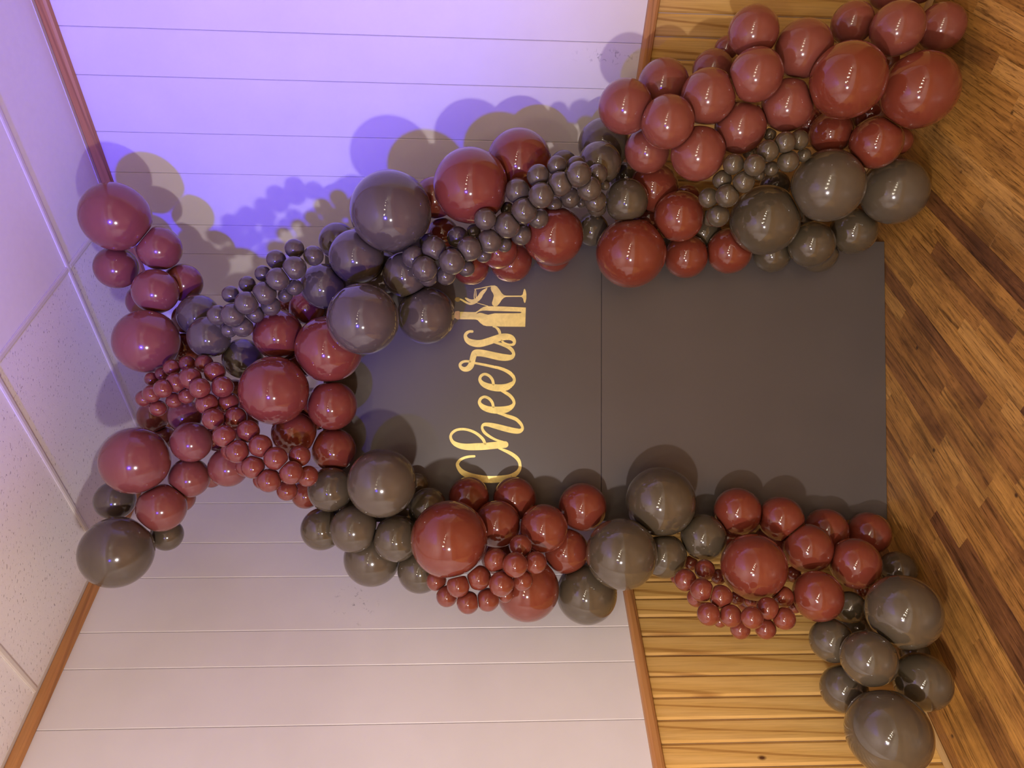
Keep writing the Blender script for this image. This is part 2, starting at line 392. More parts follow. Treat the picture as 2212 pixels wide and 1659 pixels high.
STROKES = {"letter_c": [[[272.3, 1777.4, 4.73],[271.1, 1797.5, 5.09],[266.2, 1818.4, 5.27],[257.4, 1835.9, 5.64],[246.1, 1845.4, 6.36],[236.5, 1847.6, 6.73],[222.5, 1841.7, 8.18],[205.9, 1826.8, 10.91],[192.0, 1800.5, 12.73],[182.0, 1765.5, 14.0],[176.5, 1730.5, 14.55],[175.6, 1695.4, 14.18],[178.7, 1656.8, 13.64],[186.6, 1625.2, 11.46],[201.4, 1600.7, 9.09],[219.0, 1587.6, 6.91],[238.2, 1586.2, 6.18],[255.8, 1592.1, 7.27],[271.5, 1606.3, 7.64],[286.4, 1629.2, 7.27],[297.8, 1653.9, 5.82],[305.6, 1675.0, 3.64]]], "letter_h": [[[325.7, 1733.0, 5.82],[343.2, 1741.9, 6.36],[360.7, 1759.5, 6.0],[373.8, 1780.6, 5.82],[382.5, 1805.2, 5.46],[385.4, 1827.9, 5.27],[382.4, 1850.6, 5.46],[372.7, 1867.2, 5.82],[360.4, 1875.8, 5.46],[348.2, 1876.2, 5.82],[334.2, 1869.5, 6.91],[322.9, 1855.5, 9.46],[314.6, 1832.7, 11.82],[311.3, 1804.7, 13.46],[312.0, 1771.5, 14.55],[313.5, 1736.5, 14.55],[317.0, 1701.4, 14.55],[320.2, 1666.3, 14.18],[321.5, 1648.7, 13.82]],[[326.7, 1648.7, 5.46],[331.1, 1657.6, 5.46],[336.7, 1675.2, 4.73],[345.0, 1696.3, 5.09],[357.3, 1717.4, 5.82],[371.3, 1735.0, 6.18],[385.3, 1743.9, 5.46],[397.5, 1744.8, 5.09],[404.9, 1737.0, 6.91],[405.0, 1721.2, 8.18],[401.2, 1701.8, 10.0],[394.6, 1675.4, 11.27],[387.6, 1649.0, 11.82],[381.5, 1622.6, 11.82],[378.1, 1601.4, 11.27],[378.6, 1587.3, 9.46],[385.7, 1577.3, 6.73],[396.2, 1576.8, 5.82],[410.3, 1584.8, 6.91],[425.2, 1599.9, 7.27],[433.1, 1615.8, 7.64],[441.2, 1640.5, 6.91],[447.3, 1658.1, 5.82],[452.5, 1679.2, 3.64]]], "letter_e": [[[480.6, 1699.2, 5.64],[497.2, 1703.6, 6.0],[511.2, 1714.2, 6.0],[519.1, 1727.0, 5.82],[520.8, 1738.5, 5.64],[513.7, 1751.6, 6.0],[502.3, 1757.1, 6.36],[491.7, 1755.0, 7.64],[478.6, 1742.6, 10.91],[469.4, 1721.5, 12.73],[465.6, 1693.4, 14.55],[465.7, 1667.0, 14.91],[469.4, 1644.1, 13.64],[478.2, 1624.8, 10.0],[490.6, 1613.4, 6.55],[501.2, 1612.5, 6.0],[513.5, 1617.9, 6.55],[527.5, 1630.3, 6.91],[538.8, 1648.0, 6.55],[548.4, 1669.1, 3.64]]], "letter_e.001": [[[574.6, 1698.8, 5.64],[592.2, 1703.3, 6.0],[606.2, 1713.4, 6.0],[614.1, 1725.8, 5.82],[616.1, 1738.1, 5.64],[609.5, 1750.4, 6.0],[598.9, 1755.9, 6.18],[587.5, 1753.8, 7.64],[574.4, 1741.4, 10.55],[564.8, 1720.3, 12.73],[559.7, 1693.8, 14.55],[559.0, 1667.4, 14.91],[562.6, 1644.5, 14.18],[573.3, 1625.2, 10.55],[583.9, 1613.8, 6.91],[596.3, 1611.5, 6.18],[610.4, 1618.3, 7.27],[623.5, 1632.5, 7.64],[634.8, 1653.7, 6.91],[642.6, 1676.6, 6.36],[648.2, 1703.1, 5.64],[655.6, 1738.3, 5.27],[662.8, 1777.9, 4.73]]], "letter_r": [[[669.2, 1798.1, 5.09],[670.0, 1813.9, 5.09],[667.2, 1827.9, 5.46],[659.8, 1837.2, 6.0],[651.3, 1839.2, 6.18],[641.7, 1833.0, 7.82],[636.1, 1820.7, 9.64],[639.2, 1806.7, 11.64],[649.0, 1796.3, 12.73],[663.1, 1790.2, 12.37],[679.0, 1786.8, 12.37],[693.1, 1783.3, 12.73],[703.7, 1777.3, 13.82],[705.9, 1766.7, 14.55],[704.6, 1747.4, 14.55],[699.7, 1721.0, 14.55],[693.8, 1694.5, 14.91],[688.7, 1668.1, 14.91],[686.8, 1645.1, 13.64],[688.5, 1625.7, 10.55],[697.0, 1616.0, 7.64],[706.8, 1615.2, 6.55],[721.2, 1624.1, 7.64],[733.4, 1641.8, 7.27],[743.4, 1668.3, 6.18],[750.6, 1698.3, 3.27]]], "letter_s": [[[795.3, 1789.2, 5.46],[795.2, 1800.6, 5.46],[789.8, 1811.1, 6.36],[780.9, 1817.6, 6.73],[770.3, 1816.8, 8.0],[758.4, 1809.2, 10.91],[749.4, 1793.3, 13.64],[744.7, 1768.7, 14.91],[746.6, 1747.6, 14.91],[754.4, 1721.3, 14.91],[763.5, 1694.9, 14.91],[771.7, 1668.5, 14.91],[774.6, 1645.5, 13.64],[771.2, 1626.1, 11.82],[761.6, 1614.5, 8.55],[751.9, 1611.5, 6.55],[743.0, 1616.2, 6.0],[740.8, 1629.5, 4.55],[744.5, 1647.1, 4.55],[751.5, 1659.5, 4.55],[759.4, 1665.7, 3.64]],[[780.5, 1672.0, 5.09],[794.6, 1674.7, 6.0],[806.1, 1681.0, 5.82],[813.9, 1690.7, 4.0],[816.4, 1702.2, 1.82]]], "glass_decal": [[[988.5, 1708.4, 2.18],[984.0, 1731.3, 2.0],[978.4, 1755.9, 1.82],[974.0, 1779.7, 1.82]],[[973.1, 1777.9, 1.27],[964.2, 1780.2, 1.27],[944.7, 1781.7, 2.0],[932.4, 1781.1, 1.64]],[[973.1, 1776.7, 1.27],[964.3, 1774.9, 1.27],[946.6, 1774.1, 2.0],[936.0, 1773.0, 1.64]],[[980.8, 1727.4, 1.09],[973.7, 1733.0, 4.0],[965.6, 1741.8, 6.91],[954.9, 1751.4, 8.37],[942.4, 1758.4, 9.09],[929.8, 1769.8, 8.73],[923.5, 1785.6, 7.64],[925.9, 1801.4, 6.18],[932.9, 1813.8, 4.36],[935.8, 1818.2, 2.55]],[[921.8, 1773.2, 5.46],[914.3, 1787.3, 5.09],[912.3, 1801.3, 4.55],[919.5, 1819.0, 4.0],[927.9, 1833.1, 3.64],[930.8, 1839.3, 3.27]],[[918.6, 1776.7, 1.27],[912.8, 1757.3, 1.27],[903.3, 1723.8, 1.27]]]}
POLYS = {"bottle_decal": [[[877.8, 1841.2], [877.6, 1808.2], [877.2, 1776.5], [883.0, 1766.0], [892.9, 1753.7], [899.2, 1743.2], [902.1, 1734.4], [903.0, 1723.8], [902.3, 1660.2], [899.1, 1563.8], [817.5, 1566.1], [817.3, 1659.8], [818.9, 1730.4], [822.3, 1742.8], [831.0, 1755.1], [844.1, 1767.5], [846.1, 1776.3], [846.5, 1808.0], [846.5, 1841.0]], [[[869.7, 1773.8], [875.9, 1767.7], [880.4, 1760.7], [883.7, 1748.4], [884.1, 1730.8], [882.9, 1695.5], [882.1, 1642.5], [881.1, 1587.6], [878.0, 1581.4], [874.7, 1587.6], [873.8, 1642.4], [873.2, 1695.4], [870.4, 1707.8], [866.7, 1723.6], [869.2, 1734.2], [873.5, 1748.3], [874.6, 1757.1], [872.4, 1765.9]]]], "cork_decal": [[[877.5, 1864.4], [879.7, 1857.4], [881.2, 1848.6], [879.9, 1843.3], [877.8, 1842.3], [846.5, 1842.1], [845.4, 1850.1], [848.5, 1858.0], [857.2, 1865.1], [866.0, 1866.4]], []], "bowl": [[[989.9, 1710.1], [991.0, 1696.0], [985.8, 1685.4], [974.4, 1676.5], [958.6, 1665.8], [950.7, 1656.9], [948.5, 1648.1], [948.7, 1616.2], [949.3, 1584.3], [954.3, 1577.3], [966.8, 1574.7], [976.6, 1572.0], [978.4, 1568.1], [968.7, 1564.0], [954.5, 1561.7], [936.8, 1562.1], [920.8, 1565.6], [918.0, 1569.2], [924.2, 1572.7], [936.6, 1575.4], [943.3, 1581.7], [944.1, 1589.6], [943.8, 1616.2], [942.8, 1648.1], [939.2, 1656.9], [930.2, 1665.7], [914.1, 1676.2], [904.3, 1685.0], [902.4, 1697.3], [908.5, 1705.3], [917.3, 1707.1], [931.5, 1702.8], [947.5, 1699.3], [956.4, 1702.0], [968.7, 1710.0], [979.3, 1712.7]], []], "drop": [[[929.9, 1839.2], [926.7, 1839.9], [923.9, 1841.8], [921.7, 1844.8], [920.4, 1848.5], [920.1, 1852.5], [920.8, 1856.4], [922.5, 1859.8], [925.0, 1862.3], [928.0, 1863.6], [931.2, 1863.7], [934.2, 1862.4], [936.8, 1859.9], [938.6, 1856.5], [939.4, 1852.6], [939.2, 1848.6], [938.0, 1844.9], [935.8, 1841.9], [933.0, 1839.9]], []]}
PANEL_LEFT = (-0.5754, 3.0196, 0.0)
PANEL_RIGHT = (0.6288, 3.053, 0.0)


# ------------------------------------------------------------------ materials
def new_mat(name):
    mt = bpy.data.materials.new(name)
    mt.use_nodes = True
    nt = mt.node_tree
    nt.nodes.clear()
    out = nt.nodes.new('ShaderNodeOutputMaterial')
    bsdf = nt.nodes.new('ShaderNodeBsdfPrincipled')
    nt.links.new(bsdf.outputs[0], out.inputs[0])
    return mt, nt, bsdf


def node(nt, kind, **kw):
    n = nt.nodes.new(kind)
    for k, v in kw.items():
        if k in n.inputs:
            n.inputs[k].default_value = v
        else:
            setattr(n, k, v)
    return n


def ramp(nt, fac, stops):
    r = nt.nodes.new('ShaderNodeValToRGB')
    els = r.color_ramp.elements
    while len(els) < len(stops):
        els.new(0.5)
    for e, (p, c) in zip(els, stops):
        e.position = p
        e.color = (c[0], c[1], c[2], 1)
    nt.links.new(fac, r.inputs[0])
    return r.outputs[0]


def mixc(nt, fac, a, b, blend='MIX'):
    mx = nt.nodes.new('ShaderNodeMix')
    mx.data_type = 'RGBA'
    mx.blend_type = blend
    for sock, v in ((mx.inputs[0], fac), (mx.inputs[6], a), (mx.inputs[7], b)):
        if hasattr(v, 'links'):
            nt.links.new(v, sock)
        else:
            sock.default_value = v if isinstance(v, (int, float)) else (v[0], v[1], v[2], 1)
    return mx.outputs[2]


def objcoord(nt, scale, jitter=True):
    """object coordinates, shifted at random per piece so alike pieces differ"""
    tc = nt.nodes.new('ShaderNodeTexCoord')
    vec = tc.outputs['Object']
    if jitter:
        oi = nt.nodes.new('ShaderNodeObjectInfo')
        ad = nt.nodes.new('ShaderNodeVectorMath')
        ad.operation = 'MULTIPLY_ADD'
        nt.links.new(oi.outputs['Random'], ad.inputs[0])
        ad.inputs[1].default_value = (37.0, 53.0, 71.0)
        nt.links.new(vec, ad.inputs[2])
        vec = ad.outputs[0]
    mp = nt.nodes.new('ShaderNodeMapping')
    mp.inputs['Scale'].default_value = scale
    nt.links.new(vec, mp.inputs[0])
    return mp.outputs[0]


def noise(nt, vec, scale, detail=4, rough=0.55, dist=0.0):
    n = nt.nodes.new('ShaderNodeTexNoise')
    n.inputs['Scale'].default_value = scale
    n.inputs['Detail'].default_value = detail
    n.inputs['Roughness'].default_value = rough
    n.inputs['Distortion'].default_value = dist
    nt.links.new(vec, n.inputs['Vector'])
    return n.outputs['Fac']


def bump(nt, bsdf, h, strength, dist):
    b = nt.nodes.new('ShaderNodeBump')
    b.inputs['Strength'].default_value = strength
    b.inputs['Distance'].default_value = dist
    nt.links.new(h, b.inputs['Height'])
    nt.links.new(b.outputs[0], bsdf.inputs['Normal'])


def wood(name, dark, mid, light, grain_axis, rough=0.4, tint=0.25, knots=False, scale=1.0):
    mt, nt, b = new_mat(name)
    sc = [26.0 * scale] * 3
    sc[grain_axis] = 1.6 * scale
    v = objcoord(nt, sc)
    rings = nt.nodes.new('ShaderNodeTexWave')
    rings.wave_type = 'BANDS'
    rings.bands_direction = 'DIAGONAL'
    rings.inputs['Scale'].default_value = 0.32
    rings.inputs['Distortion'].default_value = 5.5
    rings.inputs['Detail'].default_value = 2.5
    rings.inputs['Detail Scale'].default_value = 0.7
    nt.links.new(v, rings.inputs['Vector'])
    fine_v = objcoord(nt, [180.0 if i != grain_axis else 5.0 for i in range(3)])
    fine = noise(nt, fine_v, 1.0, 5, 0.6)
    c1 = ramp(nt, rings.outputs['Fac'], [(0.0, light), (0.55, mid), (0.93, mid), (1.0, dark)])
    c2 = ramp(nt, fine, [(0.30, dark), (0.55, mid), (0.75, light)])
    c = mixc(nt, 0.35, c1, c2)
    oi = nt.nodes.new('ShaderNodeObjectInfo')
    tn = ramp(nt, oi.outputs['Random'], [(0.0, (1 - tint,) * 3), (1.0, (1 + tint * 0.5,) * 3)])
    c = mixc(nt, 1.0, c, tn, 'MULTIPLY')
    if knots:
        kv = objcoord(nt, [5.0 if i != grain_axis else 2.6 for i in range(3)])
        vo = nt.nodes.new('ShaderNodeTexVoronoi')
        vo.inputs['Scale'].default_value = 1.0
        nt.links.new(kv, vo.inputs['Vector'])
        km = ramp(nt, vo.outputs['Distance'], [(0.022, (1, 1, 1)), (0.055, (0, 0, 0))])
        c = mixc(nt, km, c, (0.10, 0.035, 0.012))
    nt.links.new(c, b.inputs['Base Color'])
    b.inputs['Roughness'].default_value = rough
    bump(nt, b, fine, 0.12, 0.002)
    return mt


# white painted panelling, with scuffs of their own shape
def white_paint():
    mt, nt, b = new_mat('white_wall_paint')
    geo = nt.nodes.new('ShaderNodeNewGeometry')
    big = noise(nt, geo.outputs['Position'], 2.2, 3)
    c = ramp(nt, big, [(0.3, (0.70, 0.67, 0.64)), (0.7, (0.77, 0.74, 0.715))])
    fine = noise(nt, geo.outputs['Position'], 46.0, 6, 0.65, 0.6)
    for centre, radius, lo, sx in SCUFFS:
        sub = nt.nodes.new('ShaderNodeVectorMath')
        sub.operation = 'SUBTRACT'
        nt.links.new(geo.outputs['Position'], sub.inputs[0])
        sub.inputs[1].default_value = centre
        sc = nt.nodes.new('ShaderNodeVectorMath')
        sc.operation = 'MULTIPLY'
        nt.links.new(sub.outputs[0], sc.inputs[0])
        sc.inputs[1].default_value = sx
        ln = nt.nodes.new('ShaderNodeVectorMath')
        ln.operation = 'LENGTH'
        nt.links.new(sc.outputs[0], ln.inputs[0])
        fall = ramp(nt, ln.outputs['Value'], [(0.0, (1, 1, 1)), (radius, (0, 0, 0))])
        spots = ramp(nt, fine, [(lo, (0, 0, 0)), (lo + 0.06, (1, 1, 1))])
        mk = mixc(nt, 1.0, fall, spots, 'MULTIPLY')
        mk2 = mixc(nt, 1.0, mk, (0.75, 0.75, 0.75), 'MULTIPLY')
        c = mixc(nt, mk2, c, (0.13, 0.12, 0.13))
    nt.links.new(c, b.inputs['Base Color'])
    b.inputs['Roughness'].default_value = 0.42
    bump(nt, b, noise(nt, geo.outputs['Position'], 160.0, 3), 0.05, 0.002)
    return mt


SCUFFS = [(tuple(W(1.842, 0, 1.245)), 0.10, 0.555, (2.6, 2.6, 0.6)), (tuple(W(0, 1.358, 2.29)), 0.13, 0.60, (1, 1, 1)),
          (tuple(W(0, 1.56, 2.05)), 0.10, 0.66, (1, 1, 1))]


def flat_mat(name, color, rough=0.5, metallic=0.0, var=0.0, scale=30.0):
    mt, nt, b = new_mat(name)
    if var:
        v = objcoord(nt, (1, 1, 1), False)
        n = noise(nt, v, scale, 4)
        c = ramp(nt, n, [(0.3, tuple(x * (1 - var) for x in color)), (0.7, tuple(min(1, x * (1 + var)) for x in color))])
        nt.links.new(c, b.inputs['Base Color'])
    else:
        b.inputs['Base Color'].default_value = (*color, 1)
    b.inputs['Roughness'].default_value = rough
    b.inputs['Metallic'].default_value = metallic
    return mt


def latex(name, color, rough):
    mt, nt, b = new_mat(name)
    v = objcoord(nt, (1, 1, 1))
    n = noise(nt, v, 14.0, 3)
    c = ramp(nt, n, [(0.25, tuple(x * 0.93 for x in color)), (0.75, tuple(x * 1.05 for x in color))])
    nt.links.new(c, b.inputs['Base Color'])
    b.inputs['Roughness'].default_value = rough
    b.inputs['IOR'].default_value = 1.52
    b.inputs['Coat Weight'].default_value = 0.55 if rough < 0.1 else 0.3
    b.inputs['Coat Roughness'].default_value = 0.015 if rough < 0.1 else 0.08
    b.inputs['Coat IOR'].default_value = 1.5
    bump(nt, b, noise(nt, v, 9.0, 2), 0.02, 0.01)
    return mt


def tile_mat(name, pits):
    mt, nt, b = new_mat(name)
    geo = nt.nodes.new('ShaderNodeNewGeometry')
    mp = nt.nodes.new('ShaderNodeMapping')
    mp.inputs['Rotation'].default_value = (0, 0, 0.5)
    mp.inputs['Scale'].default_value = (1.0, 2.4, 1.0)
    nt.links.new(geo.outputs['Position'], mp.inputs[0])
    base = (0.87, 0.84, 0.84)
    if pits:
        n = noise(nt, mp.outputs[0], 62.0, 2, 0.5, 0.3)
        c = ramp(nt, n, [(0.315, (0.50, 0.46, 0.46)), (0.35, base), (0.64, base), (0.69, (0.92, 0.91, 0.90))])
        h = ramp(nt, n, [(0.30, (0, 0, 0)), (0.38, (1, 1, 1))])
        bump(nt, b, h, 0.5, 0.004)
    else:
        n = noise(nt, geo.outputs['Position'], 30.0, 3)
        c = ramp(nt, n, [(0.3, tuple(x * 0.97 for x in base)), (0.7, base)])
    nt.links.new(c, b.inputs['Base Color'])
    b.inputs['Roughness'].default_value = 0.85
    return mt


def floor_mat():
    mt, nt, b = new_mat('worn_oak_strip')
    oi = nt.nodes.new('ShaderNodeObjectInfo')
    tone = ramp(nt, oi.outputs['Random'], [(0.0, (0.115, 0.048, 0.020)), (0.07, (0.19, 0.080, 0.028)), (0.18, (0.33, 0.150, 0.040)),
                                           (0.5, (0.42, 0.205, 0.048)), (0.78, (0.49, 0.25, 0.058)), (1.0, (0.58, 0.32, 0.090))])
    v = objcoord(nt, (3.0, 60.0, 60.0))
    g1 = noise(nt, v, 1.0, 6, 0.6, 0.6)
    gm = ramp(nt, g1, [(0.32, (0.36, 0.33, 0.31)), (0.47, (0.88, 0.86, 0.85)), (0.68, (1.25, 1.25, 1.2))])
    c = mixc(nt, 1.0, tone, gm, 'MULTIPLY')
    v2 = objcoord(nt, (14.0, 190.0, 190.0))
    g2 = noise(nt, v2, 1.0, 3, 0.7)
    pm = ramp(nt, g2, [(0.36, (0.30, 0.27, 0.25)), (0.47, (1, 1, 1))])
    c = mixc(nt, 0.75, c, mixc(nt, 1.0, c, pm, 'MULTIPLY'))
    geo = nt.nodes.new('ShaderNodeNewGeometry')
    wear = noise(nt, geo.outputs['Position'], 3.2, 6, 0.62, 0.7)
    wm = ramp(nt, wear, [(0.34, (0.50, 0.47, 0.47)), (0.54, (1, 1, 1))])
    c = mixc(nt, 0.8, c, mixc(nt, 1.0, c, wm, 'MULTIPLY'))
    vo = nt.nodes.new('ShaderNodeTexVoronoi')
    vo.inputs['Scale'].default_value = 5.5
    nt.links.new(geo.outputs['Position'], vo.inputs['Vector'])
    km = ramp(nt, vo.outputs['Distance'], [(0.025, (1, 1, 1)), (0.06, (0, 0, 0))])
    c = mixc(nt, km, c, (0.05, 0.022, 0.010))
    nt.links.new(c, b.inputs['Base Color'])
    rr = ramp(nt, wear, [(0.3, (0.52,) * 3), (0.7, (0.30,) * 3)])
    nt.links.new(rr, b.inputs['Roughness'])
    bump(nt, b, g2, 0.10, 0.002)
    return mt


def gold_mat(name, color):
    mt, nt, b = new_mat(name)
    v = objcoord(nt, (1, 1, 1))
    n = noise(nt, v, 16.0, 5, 0.6, 0.8)
    c = ramp(nt, n, [(0.3, tuple(x * 0.72 for x in color)), (0.62, color)])
    nt.links.new(c, b.inputs['Base Color'])
    b.inputs['Metallic'].default_value = 0.4
    rr = ramp(nt, n, [(0.3, (0.36,) * 3), (0.7, (0.26,) * 3)])
    nt.links.new(rr, b.inputs['Roughness'])
    bump(nt, b, noise(nt, v, 26.0, 3), 0.10, 0.004)
    return mt


M = {
    'white': white_paint(),
    'pine': wood('pine_wainscot', (0.34, 0.155, 0.030), (0.69, 0.425, 0.120), (0.77, 0.50, 0.165), 2, 0.36, 0.14, True),
    'trim': wood('brown_trim', (0.28, 0.115, 0.034), (0.47, 0.215, 0.066), (0.53, 0.26, 0.085), 0, 0.42, 0.05),
    'shoe': wood('pale_shoe', (0.34, 0.20, 0.07), (0.50, 0.31, 0.12), (0.58, 0.38, 0.16), 0, 0.45, 0.05),
    'floor': floor_mat(),
    'floor_gap': flat_mat('floor_joint_dark', (0.035, 0.018, 0.009), 0.7),
    'pitted': tile_mat('pitted_ceiling_tile', True),
    'smooth': tile_mat('smooth_ceiling_tile', False),
    'tbar': flat_mat('cream_metal_tee', (0.74, 0.70, 0.64), 0.4),
    'joint': flat_mat('joint_shadow_board', (0.50, 0.47, 0.45), 0.7),
    'pine_gap': flat_mat('pine_joint', (0.22, 0.10, 0.022), 0.7),
    'panel': flat_mat('taupe_board_paint', (0.088, 0.077, 0.072), 0.36, 0.0, 0.04, 3.0),
    'gold': gold_mat('gold_foil', (1.0, 0.87, 0.31)),
    'dull_gold': gold_mat('dull_gold_foil', (0.34, 0.25, 0.08)),
    'cork': flat_mat('cork_foil', (0.62, 0.42, 0.24), 0.5, 0.3, 0.12, 60.0),
    'Rg': latex('dusty_red_latex_glossy', (0.185, 0.040, 0.023), 0.09),
    'Rs': latex('dusty_red_latex_satin', (0.215, 0.060, 0.044), 0.15),
    'Gg': latex('taupe_latex_glossy', (0.087, 0.069, 0.044), 0.09),
    'Gs': latex('taupe_latex_satin', (0.100, 0.080, 0.056), 0.15),
}


# ------------------------------------------------------------------ mesh helpers
def link(name, me, parent=None, mat=None):
    o = bpy.data.objects.new(name, me)
    COL.objects.link(o)
    if mat is not None and not me.materials:
        me.materials.append(mat)
    if parent is not None:
        o.parent = parent
    return o


def box_mesh(name, x0, x1, y0, y1, z0, z1, bev=0.0, seg=1):
    bm = bmesh.new()
    v = [bm.verts.new(p) for p in ((x0, y0, z0), (x1, y0, z0), (x1, y1, z0), (x0, y1, z0), (x0, y0, z1), (x1, y0, z1), (x1, y1, z1), (x0, y1, z1))]
    for f in ((0, 3, 2, 1), (4, 5, 6, 7), (0, 1, 5, 4), (1, 2, 6, 5), (2, 3, 7, 6), (3, 0, 4, 7)):
        bm.faces.new([v[i] for i in f])
    if bev:
        bmesh.ops.bevel(bm, geom=bm.edges[:], offset=bev, segments=seg, affect='EDGES')
    bmesh.ops.recalc_face_normals(bm, faces=bm.faces[:])
    me = bpy.data.meshes.new(name)
    bm.to_mesh(me)
    bm.free()
    return me


def prism_mesh(name, profile, length):
    """profile in (y, z), swept along x"""
    bm = bmesh.new()
    a = [bm.verts.new((0, y, z)) for y, z in profile]
    b = [bm.verts.new((length, y, z)) for y, z in profile]
    n = len(profile)
    for i in range(n):
        bm.faces.new((a[i], a[(i + 1) % n], b[(i + 1) % n], b[i]))
    bm.faces.new(a[::-1])
    bm.faces.new(b)
    bmesh.ops.recalc_face_normals(bm, faces=bm.faces[:])
    me = bpy.data.meshes.new(name)
    bm.to_mesh(me)
    bm.free()
    return me


def wall_frame(side):
    """matrix whose x runs along the wall, y into the room, z up"""
    if side == 'right':      # local x along DR would be left-handed with y=DL, so x runs back towards the corner
        x, y = -DR, DL
    else:
        x, y = DL, DR
    mt = Matrix((x, y, Vector((0, 0, 1)))).transposed().to_4x4()
    mt.translation = CORNER
    return mt


def structure(o):
    o['kind'] = 'structure'
    return o


def tag(o, label, cat, group=None):
    o['label'] = label
    o['category'] = cat
    if group:
        o['group'] = group
    return o


# ------------------------------------------------------------------ room shell
SKIN = 0.010     # thickness of boards and planks in front of the wall core
VIEW_S = 2.75    # pieces are built one by one this far from the corner
G_LEFT = [0.012, 0.171, 0.404, 0.58, 0.809, 1.038, 1.22, 1.476, 1.632, 1.865, 2.047, 2.303, 2.46, 2.69]
G_RIGHT = [0.012, 0.226, 0.460, 0.641, 0.881, 1.038, 1.294, 1.477, 1.711, 1.894, 2.150, 2.306, 2.540, 2.72]
CAP0, CAP1 = 1.072, 1.118
TR0 = 3.384
shared = {}


def build_wall(side, grooves, wains_off, length):
    fr = wall_frame(side)
    sgn = -1.0 if side == 'right' else 1.0
    core = structure(link('wall_' + side, box_mesh('wall_core', *sorted((sgn * -0.12, sgn * length)), -0.13, -SKIN, 0, CEIL + 0.05), None, M['joint']))
    core.matrix_world = fr
    bpy.context.view_layer.update()

    def place(name, me, mat, x):
        o = link(name, me, core, mat)
        o.location = (x, 0, 0)
        return o
    # painted planks above the rail, each with its own eased edges
    for a, b2 in zip(grooves[:-1], grooves[1:]):
        w = b2 - a
        key = ('plank', round(w, 3))
        if key not in shared:
            g = 0.0006
            hw = w / 2 - g
            prof = [(-hw, -SKIN), (-hw, -0.0026), (-hw + 0.0026, 0.0), (hw - 0.0026, 0.0), (hw, -0.0026), (hw, -SKIN)]
            me = prism_mesh('plank', [(p[0], p[1]) for p in prof], CEIL - CAP1 + 0.02)
            me.transform(Matrix(((0, 1, 0, 0), (0, 0, 1, 0), (1, 0, 0, CAP1 - 0.02), (0, 0, 0, 1))))
            me.materials.append(M['white'])
            shared[key] = me
        place('plank', shared[key], None, sgn * (a + b2) / 2)
    # pine boards below the rail
    if 'board' not in shared:
        w, g = 0.0875, 0.0014
        hw = w / 2 - g
        prof = [(-hw, -SKIN), (-hw, -0.0065), (-hw + 0.0085, 0.0), (hw - 0.0085, 0.0), (hw, -0.0065), (hw, -SKIN)]
        me = prism_mesh('board', prof, CAP0 + 0.01)
        me.transform(Matrix(((0, 1, 0, 0), (0, 0, 1, 0), (1, 0, 0, 0), (0, 0, 0, 1))))
        me.materials.append(M['pine'])
        shared['board'] = me
    k = 0
    while wains_off + 0.0875 * (k + 1) < VIEW_S:
        o = place('board', shared['board'], None, sgn * (wains_off + 0.0875 * (k + 0.5)))
        k += 1
    s_b = wains_off + 0.0875 * k
    # the rest of the wall, beyond what the photograph shows
    rest = link('wainscot', box_mesh('wainscot', *sorted((sgn * (s_b + 0.001), sgn * length)), -SKIN, -0.001, 0, CAP0 + 0.01), core, M['pine'])
    rest2 = link('paneling', box_mesh('paneling', *sorted((sgn * (grooves[-1] + 0.002), sgn * length)), -SKIN, 0, CAP1 - 0.02, CEIL + 0.02), core, M['white'])
    # trims: crown strip, chair rail, shoe
    crown = [(0.001, TR0), (0.020, TR0 + 0.004), (0.024, TR0 + 0.014), (0.024, CEIL - 0.008), (0.018, CEIL - 0.002), (0.001, CEIL - 0.002)]
    rail = [(0.001, CAP0), (0.010, CAP0), (0.024, CAP0 + 0.006), (0.028, CAP0 + 0.016), (0.028, CAP1 - 0.012), (0.020, CAP1 - 0.002), (0.001, CAP1)]
    shoe = [(0.001, 0.002), (0.018, 0.002), (0.017, 0.010), (0.011, 0.018), (0.003, 0.021), (0.001, 0.021)]
    out = []
    for nm, prof, mat in (('crown', crown, 'trim'), ('rail', rail, 'trim'), ('shoe', shoe, 'shoe')):
        me = prism_mesh(nm, prof, length)
        if sgn < 0:
            me.transform(Matrix.Translation((-length, 0, 0)))
        out.append((nm, me, mat))
    names = {'left': {'crown': 'trim_1', 'rail': 'trim_2', 'shoe': 'baseboard_left'}, 'right': {'crown': 'trim_3', 'rail': 'trim_4', 'shoe': 'baseboard_right'}}[side]
    for nm, me, mat in out:
        o = structure(link(names[nm], me, None, M[mat]))
        o.matrix_world = fr
    return core


wl = build_wall('left', G_LEFT, 0.031, ROOM_L)
wr = build_wall('right', G_RIGHT, 0.0835, ROOM_R)

# the two walls behind the camera
fr = wall_frame('left')
wb = structure(link('wall_back', box_mesh('wall_back', -0.13, 0, 0, ROOM_R, 0, CEIL), None, M['white']))
wb.matrix_world = fr @ Matrix.Translation((ROOM_L + 0.13, 0, 0))
ws = structure(link('wall_far', box_mesh('wall_far', 0, ROOM_L, 0, 0.13, 0, CEIL), None, M['white']))
ws.matrix_world = fr @ Matrix.Translation((0, ROOM_R, 0))
for nm, par, dims in (('wainscot', wb, (-0.142, -0.131, 0.0, ROOM_R, 0, CAP1)), ('wainscot', ws, (0, ROOM_L, -0.012, -0.001, 0, CAP1))):
    link(nm, box_mesh(nm, *dims), par, M['pine'])

